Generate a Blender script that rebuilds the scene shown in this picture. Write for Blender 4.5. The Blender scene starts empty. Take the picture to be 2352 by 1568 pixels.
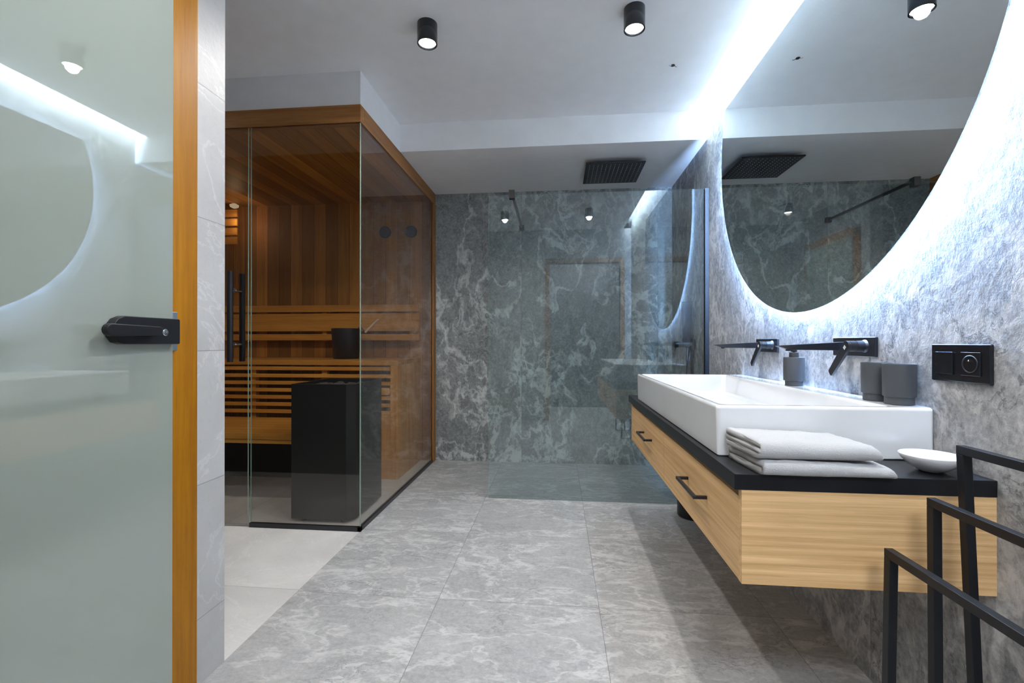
import bpy, bmesh, math, random
from mathutils import Vector, Matrix
random.seed(7)
C = bpy.context.scene.collection
SC = bpy.context.scene

# ---------------------------------------------------------------- camera
F_PX, YAW, PITCH = 1058.27, 0.0991, 0.0022
CAM_H = 1.1
cd = bpy.data.cameras.new('camera'); cam = bpy.data.objects.new('camera', cd); C.objects.link(cam)
cd.sensor_width = 36.0; cd.lens = 36.0 * F_PX / 2352.0; cd.clip_start = 0.02; cd.clip_end = 60
cam.location = (0, 0, CAM_H); cam.rotation_euler = (math.pi/2 + PITCH, 0, YAW)
SC.camera = cam

# ---------------------------------------------------------------- world, exposure
w = bpy.data.worlds.new('world'); SC.world = w; w.use_nodes = True
w.node_tree.nodes['Background'].inputs[0].default_value = (0.6, 0.65, 0.75, 1)
w.node_tree.nodes['Background'].inputs[1].default_value = 0.05
SC.view_settings.view_transform = 'Standard'; SC.view_settings.look = 'None'
SC.view_settings.gamma = 1.0; SC.view_settings.use_curve_mapping = False
SC.view_settings.exposure = 0.68
SC.cycles.max_bounces = 14; SC.cycles.transparent_max_bounces = 16
SC.cycles.glossy_bounces = 8; SC.cycles.diffuse_bounces = 6
SC.cycles.sample_clamp_indirect = 12.0; SC.cycles.caustics_reflective = True; SC.cycles.caustics_refractive = False
LED_MIRROR, LED_COVE, SPOT_W, HALL_FILL_W, SAUNA_W = 640.0, 150.0, 30.0, 32.0, 0.5
COOL, COVEC, WARM = (0.36, 0.58, 1.0), (0.70, 0.88, 1.0), (1.0, 0.95, 0.90)

# ---------------------------------------------------------------- room numbers
XL, XW, YB, YD, YS = -1.146, 1.014, 4.225, 3.256, 2.585
Z1, Z2, YR, XA = 2.487, 2.686, -0.06, -3.20
YE = 1.487     # end of the left wall
XC = 0.911     # edge of the light slot

# ---------------------------------------------------------------- helpers
def link(o, parent=None):
    C.objects.link(o)
    if parent is not None: o.parent = parent
    return o
def wloc(p):
    v = Vector((0, 0, 0))
    while p is not None: v += p.location; p = p.parent
    return v
def obj(name, bm, mats, parent=None, smooth=False, bevel=0.0, seg=2, sub=0, origin=None):
    """Link a bmesh (in world coordinates) as ONE mesh object under parent."""
    off = wloc(parent) if parent is not None else Vector(origin or (0, 0, 0))
    bmesh.ops.translate(bm, verts=bm.verts, vec=-off)
    bmesh.ops.recalc_face_normals(bm, faces=bm.faces)
    me = bpy.data.meshes.new(name); bm.to_mesh(me); bm.free()
    if not isinstance(mats, (list, tuple)): mats = [mats]
    for m in mats: me.materials.append(m)
    o = bpy.data.objects.new(name, me); link(o, parent)
    if parent is None: o.location = off
    if smooth:
        for p in me.polygons: p.use_smooth = True
    if bevel:
        b = o.modifiers.new('bevel', 'BEVEL'); b.width = bevel; b.segments = seg; b.limit_method = 'ANGLE'; b.angle_limit = 0.6
        for p in me.polygons: p.use_smooth = True
        b.harden_normals = True
    if sub:
        s = o.modifiers.new('sub', 'SUBSURF'); s.levels = sub; s.render_levels = sub
    return o
def tag(o, label, cat, group=None):
    o['label'] = label; o['category'] = cat
    if group: o['group'] = group
    return o
def thing(name, loc, label, cat, group=None):
    o = bpy.data.objects.new(name, None); o.empty_display_size = 0.05; link(o); o.location = loc
    return tag(o, label, cat, group)
def struct(name, bm, mats, parent=None, **k):
    o = obj(name, bm, mats, parent, **k)
    if parent is None: o['kind'] = 'structure'
    return o
def dup(root, delta, label, group=None):
    def cp(o, parent):
        c = o.copy(); C.objects.link(c); c.parent = parent
        for ch in [x for x in bpy.data.objects if x.parent == o]: cp(ch, c)
        return c
    r = cp(root, None); r.location = root.location + Vector(delta); r['label'] = label
    if group: r['group'] = group
    return r
def box(bm, x0, x1, y0, y1, z0, z1, mi=0):
    vs = [bm.verts.new(p) for p in ((x0,y0,z0),(x1,y0,z0),(x1,y1,z0),(x0,y1,z0),(x0,y0,z1),(x1,y0,z1),(x1,y1,z1),(x0,y1,z1))]
    fs = []
    for q in ((0,3,2,1),(4,5,6,7),(0,1,5,4),(1,2,6,5),(2,3,7,6),(3,0,4,7)):
        f = bm.faces.new([vs[i] for i in q]); f.material_index = mi; fs.append(f)
    return fs
def B(*a): bm = bmesh.new(); box(bm, *a); return bm
def BB(*boxes):
    bm = bmesh.new()
    for b in boxes: box(bm, *b)
    return bm
def prism(bm, pts, axis, a, b, mi=0):
    """Extrude a closed 2D outline along axis from a to b. pts are the other two coordinates in xyz order."""
    def P(p, t):
        return {0: (t, p[0], p[1]), 1: (p[0], t, p[1]), 2: (p[0], p[1], t)}[axis]
    A = [bm.verts.new(P(p, a)) for p in pts]; D = [bm.verts.new(P(p, b)) for p in pts]
    n = len(pts)
    for i in range(n):
        f = bm.faces.new((A[i], A[(i+1) % n], D[(i+1) % n], D[i])); f.material_index = mi
    f = bm.faces.new(A[::-1]); f.material_index = mi
    f = bm.faces.new(D); f.material_index = mi
    return bm
def lathe(bm, prof, c, axis=(0, 0, 1), n=48, cap=True):
    """prof: (radius, height) pairs; c: base point; axis: direction."""
    ax = Vector(axis).normalized(); q = ax.to_track_quat('Z', 'Y').to_matrix()
    rings = []
    for r, h in prof:
        rings.append([bm.verts.new(Vector(c) + q @ Vector((r*math.cos(2*math.pi*k/n), r*math.sin(2*math.pi*k/n), h))) for k in range(n)])
    for a, b in zip(rings, rings[1:]):
        for k in range(n): bm.faces.new((a[k], a[(k+1) % n], b[(k+1) % n], b[k]))
    if cap:
        bm.faces.new(rings[0][::-1]); bm.faces.new(rings[-1])
    return bm
def tube(bm, pts, r, n=12):
    pts = [Vector(p) for p in pts]; rings = []; up = None
    for i, p in enumerate(pts):
        t = (pts[min(i+1, len(pts)-1)] - pts[max(i-1, 0)]).normalized()
        if up is None: up = t.orthogonal().normalized()
        up = (up - t * up.dot(t)).normalized(); s = t.cross(up)
        rr = r[i] if isinstance(r, (list, tuple)) else r
        rings.append([bm.verts.new(p + up*rr*math.cos(2*math.pi*k/n) + s*rr*math.sin(2*math.pi*k/n)) for k in range(n)])
    for a, b in zip(rings, rings[1:]):
        for k in range(n): bm.faces.new((a[k], a[(k+1) % n], b[(k+1) % n], b[k]))
    bm.faces.new(rings[0][::-1]); bm.faces.new(rings[-1])
    return bm
def bar(bm, a, b, s):
    """square bar from a to b, square side s, sides kept along world axes"""
    a, b = Vector(a), Vector(b); d = b - a; k = max(range(3), key=lambda i: abs(d[i])); o = [i for i in range(3) if i != k]
    q = []
    for p in (a, b):
        for u, v in ((-1,-1),(1,-1),(1,1),(-1,1)):
            w_ = Vector(p); w_[o[0]] += u*s/2; w_[o[1]] += v*s/2; q.append(bm.verts.new(w_))
    for f in ((0,1,2,3),(7,6,5,4),(0,4,5,1),(1,5,6,2),(2,6,7,3),(3,7,4,0)): bm.faces.new([q[i] for i in f])
    return bm

# ---------------------------------------------------------------- node helpers
class NT:
    def __init__(s, name):
        s.m = bpy.data.materials.new(name); s.m.use_nodes = True; s.t = s.m.node_tree; s.t.nodes.clear()
        s.out = s.t.nodes.new('ShaderNodeOutputMaterial')
    def n(s, typ, ins=None, **props):
        nd = s.t.nodes.new(typ)
        for k, v in props.items(): setattr(nd, k, v)
        for k, v in (ins or {}).items(): s.set(nd.inputs[k], v)
        return nd
    def set(s, sock, v):
        if isinstance(v, bpy.types.NodeSocket): s.t.links.new(v, sock)
        elif isinstance(v, bpy.types.Node): s.t.links.new(v.outputs[0], sock)
        else:
            if isinstance(v, tuple) and len(v) == 3 and sock.type == 'RGBA': v = v + (1,)
            sock.default_value = v
    def math(s, op, a, b=0.0, c=None, clamp=False):
        nd = s.n('ShaderNodeMath', operation=op, use_clamp=clamp); s.set(nd.inputs[0], a); s.set(nd.inputs[1], b)
        if c is not None: s.set(nd.inputs[2], c)
        return nd.outputs[0]
    def vmath(s, op, a, b=(0, 0, 0)):
        nd = s.n('ShaderNodeVectorMath', operation=op); s.set(nd.inputs[0], a); s.set(nd.inputs[1], b); return nd.outputs[0]
    def mix(s, f, a, b, blend='MIX'):
        nd = s.n('ShaderNodeMix', data_type='RGBA', blend_type=blend)
        s.set(nd.inputs['Factor'], f); s.set(nd.inputs['A'], a); s.set(nd.inputs['B'], b); return nd.outputs['Result']
    def noise(s, vec, scale, detail=6, rough=0.55, dist=0.0, col=False):
        nd = s.n('ShaderNodeTexNoise', {'Vector': vec, 'Scale': scale, 'Detail': detail, 'Roughness': rough, 'Distortion': dist})
        return nd.outputs['Color' if col else 'Fac']
    def ramp(s, f, stops, interp='LINEAR'):
        nd = s.n('ShaderNodeValToRGB'); s.set(nd.inputs[0], f); r = nd.color_ramp; r.interpolation = interp
        while len(r.elements) < len(stops): r.elements.new(0.5)
        for e, (p, c) in zip(r.elements, stops):
            e.position = p; e.color = (c, c, c, 1) if isinstance(c, (int, float)) else tuple(c) + (1,)
        return nd.outputs[0]
    def coord(s): return s.n('ShaderNodeTexCoord').outputs['Object']
    def sep(s, v): nd = s.n('ShaderNodeSeparateXYZ'); s.set(nd.inputs[0], v); return nd.outputs
    def comb(s, x, y, z): nd = s.n('ShaderNodeCombineXYZ', {0: x, 1: y, 2: z}); return nd.outputs[0]
    def bump(s, h, dist, strength=1.0, nrm=None):
        nd = s.n('ShaderNodeBump', {'Height': h, 'Distance': dist, 'Strength': strength})
        if nrm is not None: s.set(nd.inputs['Normal'], nrm)
        return nd.outputs[0]
    def bsdf(s, **ins):
        nd = s.n('ShaderNodeBsdfPrincipled'); 
        for k, v in ins.items(): s.set(nd.inputs[k.replace('_', ' ')], v)
        s.t.links.new(nd.outputs[0], s.out.inputs[0]); return nd
def plain(name, col, rough=0.5, metal=0.0, bump=0.0, bscale=200, **k):
    t = NT(name); c = t.coord()
    v = t.mix(t.noise(c, 9, 3), col, tuple(x*0.9 for x in col))
    ins = dict(Base_Color=v, Roughness=rough, Metallic=metal); ins.update(k)
    if bump: ins['Normal'] = t.bump(t.noise(c, bscale, 4), bump)
    t.bsdf(**ins); return t.m
def emis(name, col, s):
    t = NT(name); e = t.n('ShaderNodeEmission', {'Color': col, 'Strength': s}); t.t.links.new(e.outputs[0], t.out.inputs[0]); return t.m

def joints(t, co, a, a0, aw, b=None, b0=0.0, bw=1.0, width=0.0012):
    """returns (line mask 0..1, per-tile random vector)"""
    s = t.sep(co); fa = t.math('DIVIDE', t.math('SUBTRACT', s[a], a0), aw); ia = t.math('FLOOR', fa)
    da = t.math('MULTIPLY', t.math('ABSOLUTE', t.math('SUBTRACT', t.math('FRACT', t.math('ADD', fa, 0.5)), 0.5)), aw)
    line = t.math('LESS_THAN', da, width); ib = 0.0
    if b is not None:
        fb = t.math('DIVIDE', t.math('SUBTRACT', s[b], b0), bw); ib = t.math('FLOOR', fb)
        db = t.math('MULTIPLY', t.math('ABSOLUTE', t.math('SUBTRACT', t.math('FRACT', t.math('ADD', fb, 0.5)), 0.5)), bw)
        line = t.math('MAXIMUM', line, t.math('LESS_THAN', db, width))
    wn = t.n('ShaderNodeTexWhiteNoise', noise_dimensions='3D'); t.set(wn.inputs['Vector'], t.comb(ia, ib, 3.0))
    return line, wn.outputs['Color'], wn.outputs['Value']

def stone(name, cols, jt, scale=1.0, stretch=(1, 1, 1), rough=0.45, relief=0.0, vein_amt=1.0, contrast=1.0, offs=(0, 0, 0), spec=0.4, mott=0.6):
    """Grey breccia-like porcelain: clouded ground, pale swirling veins in clusters, thin dark cracks."""
    t = NT(name); co = t.coord()
    line, rnd, rv = joints(t, co, *jt)
    p = t.vmath('MULTIPLY', t.vmath('ADD', co, offs), tuple(scale*x for x in stretch))
    p = t.vmath('ADD', p, t.vmath('MULTIPLY', rnd, (9.0, 9.0, 9.0)))
    warp = t.noise(p, 1.5, 2, 0.5, col=True); warp2 = t.noise(p, 7.0, 3, 0.55, col=True)
    pw = t.vmath('ADD', p, t.vmath('MULTIPLY', t.vmath('SUBTRACT', warp, (0.5, 0.5, 0.5)), (0.55, 0.55, 0.55)))
    pw = t.vmath('ADD', pw, t.vmath('MULTIPLY', t.vmath('SUBTRACT', warp2, (0.5, 0.5, 0.5)), (0.16, 0.16, 0.16)))
    big = t.noise(pw, 1.3, 4, 0.55)
    pf = t.vmath('ADD', p, t.vmath('MULTIPLY', t.vmath('SUBTRACT', warp2, (0.5, 0.5, 0.5)), (0.10, 0.10, 0.10)))
    fine = t.noise(pf, 11, 10, 0.74)
    speck = t.noise(p, 120, 3, 0.6)
    def ridge(sc, det, wd, rg=0.6, src=pw):
        r = t.noise(src, sc, det, rg); d = t.math('ABSOLUTE', t.math('SUBTRACT', r, 0.5))
        return t.ramp(d, [(0.0, 1.0), (wd*0.45, 0.8), (wd, 0.0)])
    v1 = ridge(1.9, 7, 0.024, 0.52); v2 = ridge(4.5, 8, 0.034, 0.55); v3 = ridge(10.5, 7, 0.035, 0.55)
    cl = t.ramp(t.noise(pw, 1.1, 3, 0.5), [(0.44, 0.0), (0.54, 1.0)])
    blobs = t.ramp(t.noise(pw, 3.6, 9, 0.60), [(0.555, 0.0), (0.575, 0.7), (0.70, 1.0)])
    vein = t.math('ADD', t.math('MULTIPLY', v1, 0.85), t.math('MULTIPLY', t.math('MULTIPLY', v2, cl), 0.8))
    vein = t.math('ADD', vein, t.math('MULTIPLY', t.math('MULTIPLY', blobs, cl), 0.8))
    vein = t.math('ADD', vein, t.math('MULTIPLY', v3, 0.22))
    # break veins up with the fine noise
    vein = t.math('MULTIPLY', vein, t.ramp(fine, [(0.36, 0.15), (0.56, 1.0)]), clamp=True)
    vein = t.math('MULTIPLY', vein, vein_amt, clamp=True)
    crk = ridge(2.6, 10, 0.010, 0.68, t.vmath('ADD', pw, (4.1, 2.2, 7.7)))
    crk = t.math('MULTIPLY', crk, t.ramp(t.noise(p, 1.6, 2), [(0.48, 0.0), (0.58, 1.0)]))
    g = t.mix(t.ramp(big, [(0.30, 0.0), (0.70, 1.0)]), cols[0], cols[1])
    g = t.mix(t.math('MULTIPLY', t.ramp(fine, [(0.38, 1.0), (0.52, 0.0)]), 0.45*contrast), g, cols[3])
    mt = t.noise(co, 55, 6, 0.78)
    g = t.mix(t.math('MULTIPLY', t.ramp(mt, [(0.50, 0.0), (0.62, 1.0)]), 0.30*mott), g, cols[2])
    g = t.mix(t.math('MULTIPLY', t.ramp(mt, [(0.36, 1.0), (0.46, 0.0)]), 0.35*mott), g, cols[3])
    g = t.mix(vein, g, cols[2])
    g = t.mix(t.math('MULTIPLY', crk, 0.75), g, cols[3])
    g = t.mix(t.math('MULTIPLY', t.ramp(speck, [(0.35, 0.0), (0.7, 1.0)]), 0.10), g, cols[2])
    g = t.mix(t.math('MULTIPLY', line, 0.6), g, tuple(x*0.5 for x in cols[3]))
    h = t.math('SUBTRACT', fine, t.math('MULTIPLY', line, 2.0))
    if relief:
        q = t.vmath('MULTIPLY', co, (1.0, 1.0, 0.75))
        q = t.n('ShaderNodeMapping', {'Vector': q, 'Rotation': (0.6, 0, 0)}).outputs[0]
        r1 = t.noise(q, 52, 8, 0.68, 0.4); r2 = t.noise(q, 11, 5, 0.6, 0.6)
        hh = t.math('ADD', t.math('MULTIPLY', r1, 0.55), t.math('MULTIPLY', r2, 0.9))
        nrm = t.bump(hh, relief); nrm = t.bump(t.math('MULTIPLY', line, -1.0), 0.002, 1.0, nrm)
    else:
        nrm = t.bump(h, 0.0012)
    t.bsdf(Base_Color=g, Roughness=t.math('ADD', rough - 0.06, t.math('MULTIPLY', fine, 0.15)), Normal=nrm, Specular_IOR_Level=spec)
    return t.m

def wood(name, c1, c2, grain, plank=None, tint=0.35, rough=0.5, gscale=1.0, groove=0.0016, along=1.0):
    """grain: axis along the fibres. plank: (axis, width) of side-by-side boards."""
    t = NT(name); co = t.coord(); s = t.sep(co)
    k = [22.0*gscale]*3; k[grain] = 1.1*gscale*along
    p = t.vmath('MULTIPLY', co, tuple(k)); val = 0.5; line = 0.0
    if plank:
        line, rnd, val = joints(t, co, plank[0], 0.013, plank[1], width=groove)
        p = t.vmath('ADD', p, t.vmath('MULTIPLY', rnd, (20, 20, 20)))
    a = t.noise(p, 1.0, 8, 0.6, 0.5); b = t.noise(p, 5.0, 5, 0.7)
    ww = t.math('ADD', t.math('MULTIPLY', a, 0.7), t.math('MULTIPLY', b, 0.3))
    g = t.mix(t.ramp(ww, [(0.36, 0.0), (0.62, 1.0)]), c1, c2)
    if plank:
        g = t.mix(t.math('MULTIPLY', val, tint), g, tuple(x*0.28 for x in c2), 'MIX')
        g = t.mix(t.math('MULTIPLY', line, 0.85), g, tuple(x*0.12 for x in c2))
    pore = t.ramp(t.noise(t.vmath('MULTIPLY', p, (3, 3, 3)), 2.0, 3, 0.6), [(0.30, 1.0), (0.40, 0.0)])
    g = t.mix(t.math('MULTIPLY', pore, 0.35), g, tuple(x*0.45 for x in c1))
    nrm = t.bump(t.math('SUBTRACT', ww, t.math('MULTIPLY', line, 3.0)), 0.0008)
    t.bsdf(Base_Color=g, Roughness=rough, Normal=nrm, Specular_IOR_Level=0.25); return t.m

def glass(name, tint, refl=1.0):
    """thin architectural glass: tinted see-through plus Schlick mirror reflection on each face"""
    t = NT(name); lw = t.n('ShaderNodeLayerWeight', {'Blend': 0.5})
    f5 = t.math('POWER', lw.outputs['Facing'], 5.0)
    fr = t.math('MULTIPLY', t.math('ADD', 0.042, t.math('MULTIPLY', f5, 0.95)), refl, clamp=True)
    tr = t.n('ShaderNodeBsdfTransparent', {'Color': tint}); gl = t.n('ShaderNodeBsdfGlossy', {'Color': (1, 1, 1), 'Roughness': 0.0})
    mx = t.n('ShaderNodeMixShader', {0: fr, 1: tr.outputs[0], 2: gl.outputs[0]})
    t.t.links.new(mx.outputs[0], t.out.inputs[0]); return t.m

# ---------------------------------------------------------------- materials
M = {}
GR = ((0.205, 0.215, 0.222), (0.30, 0.31, 0.315), (0.60, 0.61, 0.61), (0.07, 0.072, 0.078))
M['floor'] = stone('marble_floor', ((0.30, 0.30, 0.30), (0.40, 0.40, 0.395), (0.64, 0.64, 0.63), (0.15, 0.15, 0.155)), (0, 0.17, 0.68, 1, -0.10, 0.68), 1.9, (0.70, 1.35, 1), rough=0.42, contrast=0.55, vein_amt=0.62, mott=0.7)
M['back'] = stone('marble_back', ((0.175, 0.185, 0.192), (0.25, 0.26, 0.265), (0.56, 0.58, 0.58), (0.060, 0.065, 0.07)), (0, -0.33, 1.22), 0.95, (1.2, 1, 0.85), rough=0.40, offs=(2.4, 0, 0.5), mott=0.9, vein_amt=1.0)
M['right'] = stone('slate_right', ((0.25, 0.25, 0.252), (0.32, 0.32, 0.316), (0.58, 0.565, 0.55), (0.07, 0.07, 0.075)), (1, 0.29, 1.32), 1.05, (1, 1.2, 0.9), rough=0.62, relief=0.009, offs=(0, 1.7, 0.4), spec=0.25, mott=1.1, vein_amt=0.75)
def lighttile(name, jt, base):
    t = NT(name); co = t.coord(); line, rnd, rv = joints(t, co, *jt)
    p = t.vmath('ADD', co, t.vmath('MULTIPLY', rnd, (7, 7, 7)))
    a = t.noise(p, 2.2, 6, 0.55, 0.6); b = t.noise(p, 60, 4, 0.6)
    g = t.mix(t.ramp(a, [(0.32, 0.0), (0.68, 1.0)]), tuple(x*0.80 for x in base), base)
    v = t.ramp(t.math('ABSOLUTE', t.math('SUBTRACT', t.noise(p, 2.6, 8, 0.6, 0.8), 0.5)), [(0.0, 1.0), (0.012, 0.0)])
    g = t.mix(t.math('MULTIPLY', v, 0.22), g, (0.85, 0.85, 0.85))
    g = t.mix(t.math('MULTIPLY', t.ramp(b, [(0.55, 0.0), (0.7, 1.0)]), 0.12), g, (0.25, 0.25, 0.26))
    g = t.mix(t.math('MULTIPLY', line, 0.6), g, (0.14, 0.14, 0.14))
    t.bsdf(Base_Color=g, Roughness=0.45, Normal=t.bump(t.math('SUBTRACT', b, line), 0.0008)); return t.m
M['ltile'] = lighttile('light_tile', (2, 0.213, 0.43), (0.50, 0.50, 0.505))
M['lfloor'] = lighttile('light_floor_tile', (0, -1.146, 0.86, 1, 1.95, 1.36), (0.68, 0.67, 0.65))
M['paint'] = plain('ceiling_paint', (0.90, 0.90, 0.92), 0.85, bump=0.0004, bscale=90)
M['hallpaint'] = plain('hallway_paint', (0.10, 0.10, 0.105), 0.8)
M['sauna_v'] = wood('sauna_wall_boards', (0.68, 0.31, 0.06), (0.44, 0.18, 0.03), 2, (0, 0.118), 0.85)
M['sauna_vy'] = wood('sauna_side_boards', (0.68, 0.31, 0.06), (0.44, 0.18, 0.03), 2, (1, 0.118), 0.85)
M['sauna_c'] = wood('sauna_ceiling_boards', (0.60, 0.28, 0.06), (0.38, 0.16, 0.03), 1, (0, 0.118), 0.8)
M['bench'] = wood('bench_wood', (0.70, 0.34, 0.06), (0.50, 0.21, 0.03), 0, rough=0.5)
M['benchtop'] = wood('bench_top_wood', (0.70, 0.34, 0.06), (0.50, 0.21, 0.03), 0, (1, 0.10), 0.3)
M['benchv'] = wood('bench_upright_wood', (0.70, 0.34, 0.06), (0.50, 0.21, 0.03), 2)
M['beam'] = wood('beam_wood', (0.42, 0.19, 0.06), (0.24, 0.095, 0.025), 0)
M['beamy'] = wood('beam_wood_side', (0.42, 0.19, 0.06), (0.24, 0.095, 0.025), 1)
M['post'] = wood('post_wood', (0.42, 0.19, 0.06), (0.24, 0.095, 0.025), 2)
M['jamb'] = wood('door_frame_wood', (0.40, 0.165, 0.003), (0.27, 0.10, 0.002), 2, rough=0.45)
M['oak'] = wood('oak_veneer', (0.84, 0.56, 0.28), (0.58, 0.34, 0.145), 0, rough=0.5, gscale=3.4, along=0.35)
M['oaky'] = wood('oak_veneer_front', (0.84, 0.56, 0.28), (0.58, 0.34, 0.145), 1, rough=0.5, gscale=3.4, along=0.35)
M['black'] = plain('black_metal', (0.013, 0.014, 0.019), 0.34, bump=0.0001, bscale=400)
M['frameblack'] = plain('black_powder_coat', (0.007, 0.008, 0.011), 0.42, bump=0.00015, bscale=600, Specular_IOR_Level=0.35)
M['counter'] = plain('black_countertop', (0.006, 0.0065, 0.009), 0.38, bump=0.0002, bscale=300, Specular_IOR_Level=0.4)
M['plastic'] = plain('black_gloss_plastic', (0.010, 0.012, 0.016), 0.16)
M['heater'] = plain('heater_steel', (0.005, 0.007, 0.010), 0.5)
M['cup'] = plain('anthracite_ceramic', (0.052, 0.056, 0.062), 0.5, bump=0.0001, bscale=300)
M['ceramic'] = plain('white_ceramic', (0.77, 0.78, 0.795), 0.12, Coat_Weight=0.5, Coat_Roughness=0.05)
M['soap'] = plain('soap', (0.82, 0.80, 0.76), 0.4)
M['chrome'] = plain('chrome', (0.75, 0.77, 0.8), 0.12, 1.0)
M['steelstrip'] = plain('brushed_steel', (0.45, 0.52, 0.62), 0.3, 0.9)
M['dots'] = plain('nozzle_rubber', (0.8, 0.82, 0.83), 0.5)
M['ladle'] = plain('pale_ladle_wood', (0.75, 0.58, 0.40), 0.5)
M['stones'] = plain('heater_stones', (0.06, 0.06, 0.062), 0.8, bump=0.003, bscale=30)
M['darkgap'] = plain('dark_recess', (0.02, 0.018, 0.016), 0.9)
M['seal'] = plain('silicone_white', (0.7, 0.72, 0.72), 0.4)
t = NT('mirror'); g_ = t.n('ShaderNodeBsdfGlossy', {'Color': (0.80, 0.84, 0.84), 'Roughness': 0.0}); t.t.links.new(g_.outputs[0], t.out.inputs[0]); M['mirror'] = t.m
M['gscreen'] = glass('shower_glass', (0.87, 0.925, 0.93), 1.9)
M['gsauna'] = glass('sauna_glass', (0.91, 0.90, 0.88), 1.0)
M['gedge'] = plain('polished_glass_edge', (0.30, 0.42, 0.36), 0.15)
t = NT('towel_terry'); co = t.coord()
t.bsdf(Base_Color=(0.74, 0.74, 0.75), Roughness=0.95, Normal=t.bump(t.noise(co, 330, 5, 0.75), 0.006), Sheen_Weight=0.4); M['towel'] = t.m
# satin glass of the door: milky body under a polished face, slightly see-through
t = NT('frosted_glass'); lw = t.n('ShaderNodeLayerWeight', {'Blend': 0.5})
fz = t.math('ADD', 0.13, t.math('MULTIPLY', t.math('POWER', lw.outputs['Facing'], 5.0), 0.85))
pr = t.bsdf(Base_Color=(0.44, 0.49, 0.45), Roughness=0.6, Specular_IOR_Level=0.0)
rf = t.n('ShaderNodeBsdfTranslucent', {'Color': (0.62, 0.70, 0.66)})
mx = t.n('ShaderNodeMixShader', {0: 0.35, 1: pr.outputs[0], 2: rf.outputs[0]}); gs = t.n('ShaderNodeBsdfGlossy', {'Color': (1, 1, 1), 'Roughness': 0.0})
mx = t.n('ShaderNodeMixShader', {0: fz, 1: mx.outputs[0], 2: gs.outputs[0]}); t.t.links.new(mx.outputs[0], t.out.inputs[0]); M['frost'] = t.m
M['led'] = emis('led_cool', COOL, LED_MIRROR)
M['cove'] = emis('led_cove', COVEC, LED_COVE)
M['lens'] = emis('downlight_lens', (1.0, 0.96, 0.90), 60.0)
M['hall'] = emis('hall_lamp_diffuser', (0.86, 0.92, 1.0), HALL_FILL_W)  # glow of the added hallway fill lamp
M['glowlamp'] = emis('sauna_bulb', (1.0, 0.75, 0.5), 0.3)

# ---------------------------------------------------------------- room shell
struct('floor', B(XL, XW + 0.1, YR - 1.4, YB + 0.1, -0.1, 0.0), M['floor'])
struct('floor_alcove', B(XA - 0.1, XL, YR - 0.1, YB + 0.1, -0.1, 0.0), M['lfloor'])
struct('wall_right', B(XW, XW + 0.12, YR, YB, 0, Z2 + 0.2), M['right'])
struct('wall_back', B(XA - 0.1, XW + 0.12, YB, YB + 0.12, 0, Z2 + 0.2), M['back'])
struct('wall_left', BB((XL - 0.12, XL, 1.348, YE, 0, Z2), (XL - 0.12, XL, YR, 0.36, 0, Z2), (XL - 0.12, XL, 0.36, 1.348, 2.32, Z2)), M['ltile'])
struct('wall_alcove', BB((XA - 0.1, XA, YR, YB, 0, Z2), (XA, XL - 0.12, YE - 0.12, YE, 0, Z2)), M['hallpaint'])
# rear wall with the doorway the picture is taken from
DX0, DX1, DH = -0.12, 0.865, 2.22
struct('wall_rear', BB((XA - 0.1, DX0, YR - 0.12, YR, 0, Z2), (DX1, XW + 0.12, YR - 0.12, YR, 0, Z2), (DX0, DX1, YR - 0.12, YR, DH, Z2)), M['ltile'])
struct('wall_hallway', BB((XL - 0.1, XL, YR - 1.4, YR - 0.12, 0, 2.6), (XW + 0.1, XW + 0.2, YR - 1.4, YR - 0.12, 0, 2.6), (XL - 0.1, XW + 0.2, YR - 1.5, YR - 1.4, 0, 2.6)), M['hallpaint'])
struct('ceiling_hallway', B(XL - 0.1, XW + 0.2, YR - 1.5, YR - 0.12, 2.6, 2.7), M['hallpaint'])
struct('trim_1', BB((DX0 - 0.06, DX0, YR - 0.13, YR + 0.012, 0, DH + 0.06), (DX1, DX1 + 0.06, YR - 0.13, YR + 0.012, 0, DH + 0.06), (DX0, DX1, YR - 0.13, YR + 0.012, DH, DH + 0.06)), M['post'])
struct('ceiling', BB((XA - 0.1, XC, YR - 0.12, YD, Z2, Z2 + 0.10), (XC, XW, YR - 0.12, YD, Z2 + 0.10, Z2 + 0.12)), M['paint'])
struct('ceiling_shower', B(XL, XW, YD, YB, Z1, Z2 + 0.12), M['paint'])
struct('ceiling_bulkhead', B(XA, XL, YS, YB, Z1, Z2), M['paint'])

# light slot along the right wall
o = obj('light_slot_strip', B(XC + 0.001, XC + 0.006, YR + 0.1, YD - 0.002, Z2 + 0.035, Z2 + 0.075), M['cove'])
tag(o, 'cool white light strip inside the ceiling slot along the right wall', 'strip light')

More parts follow.
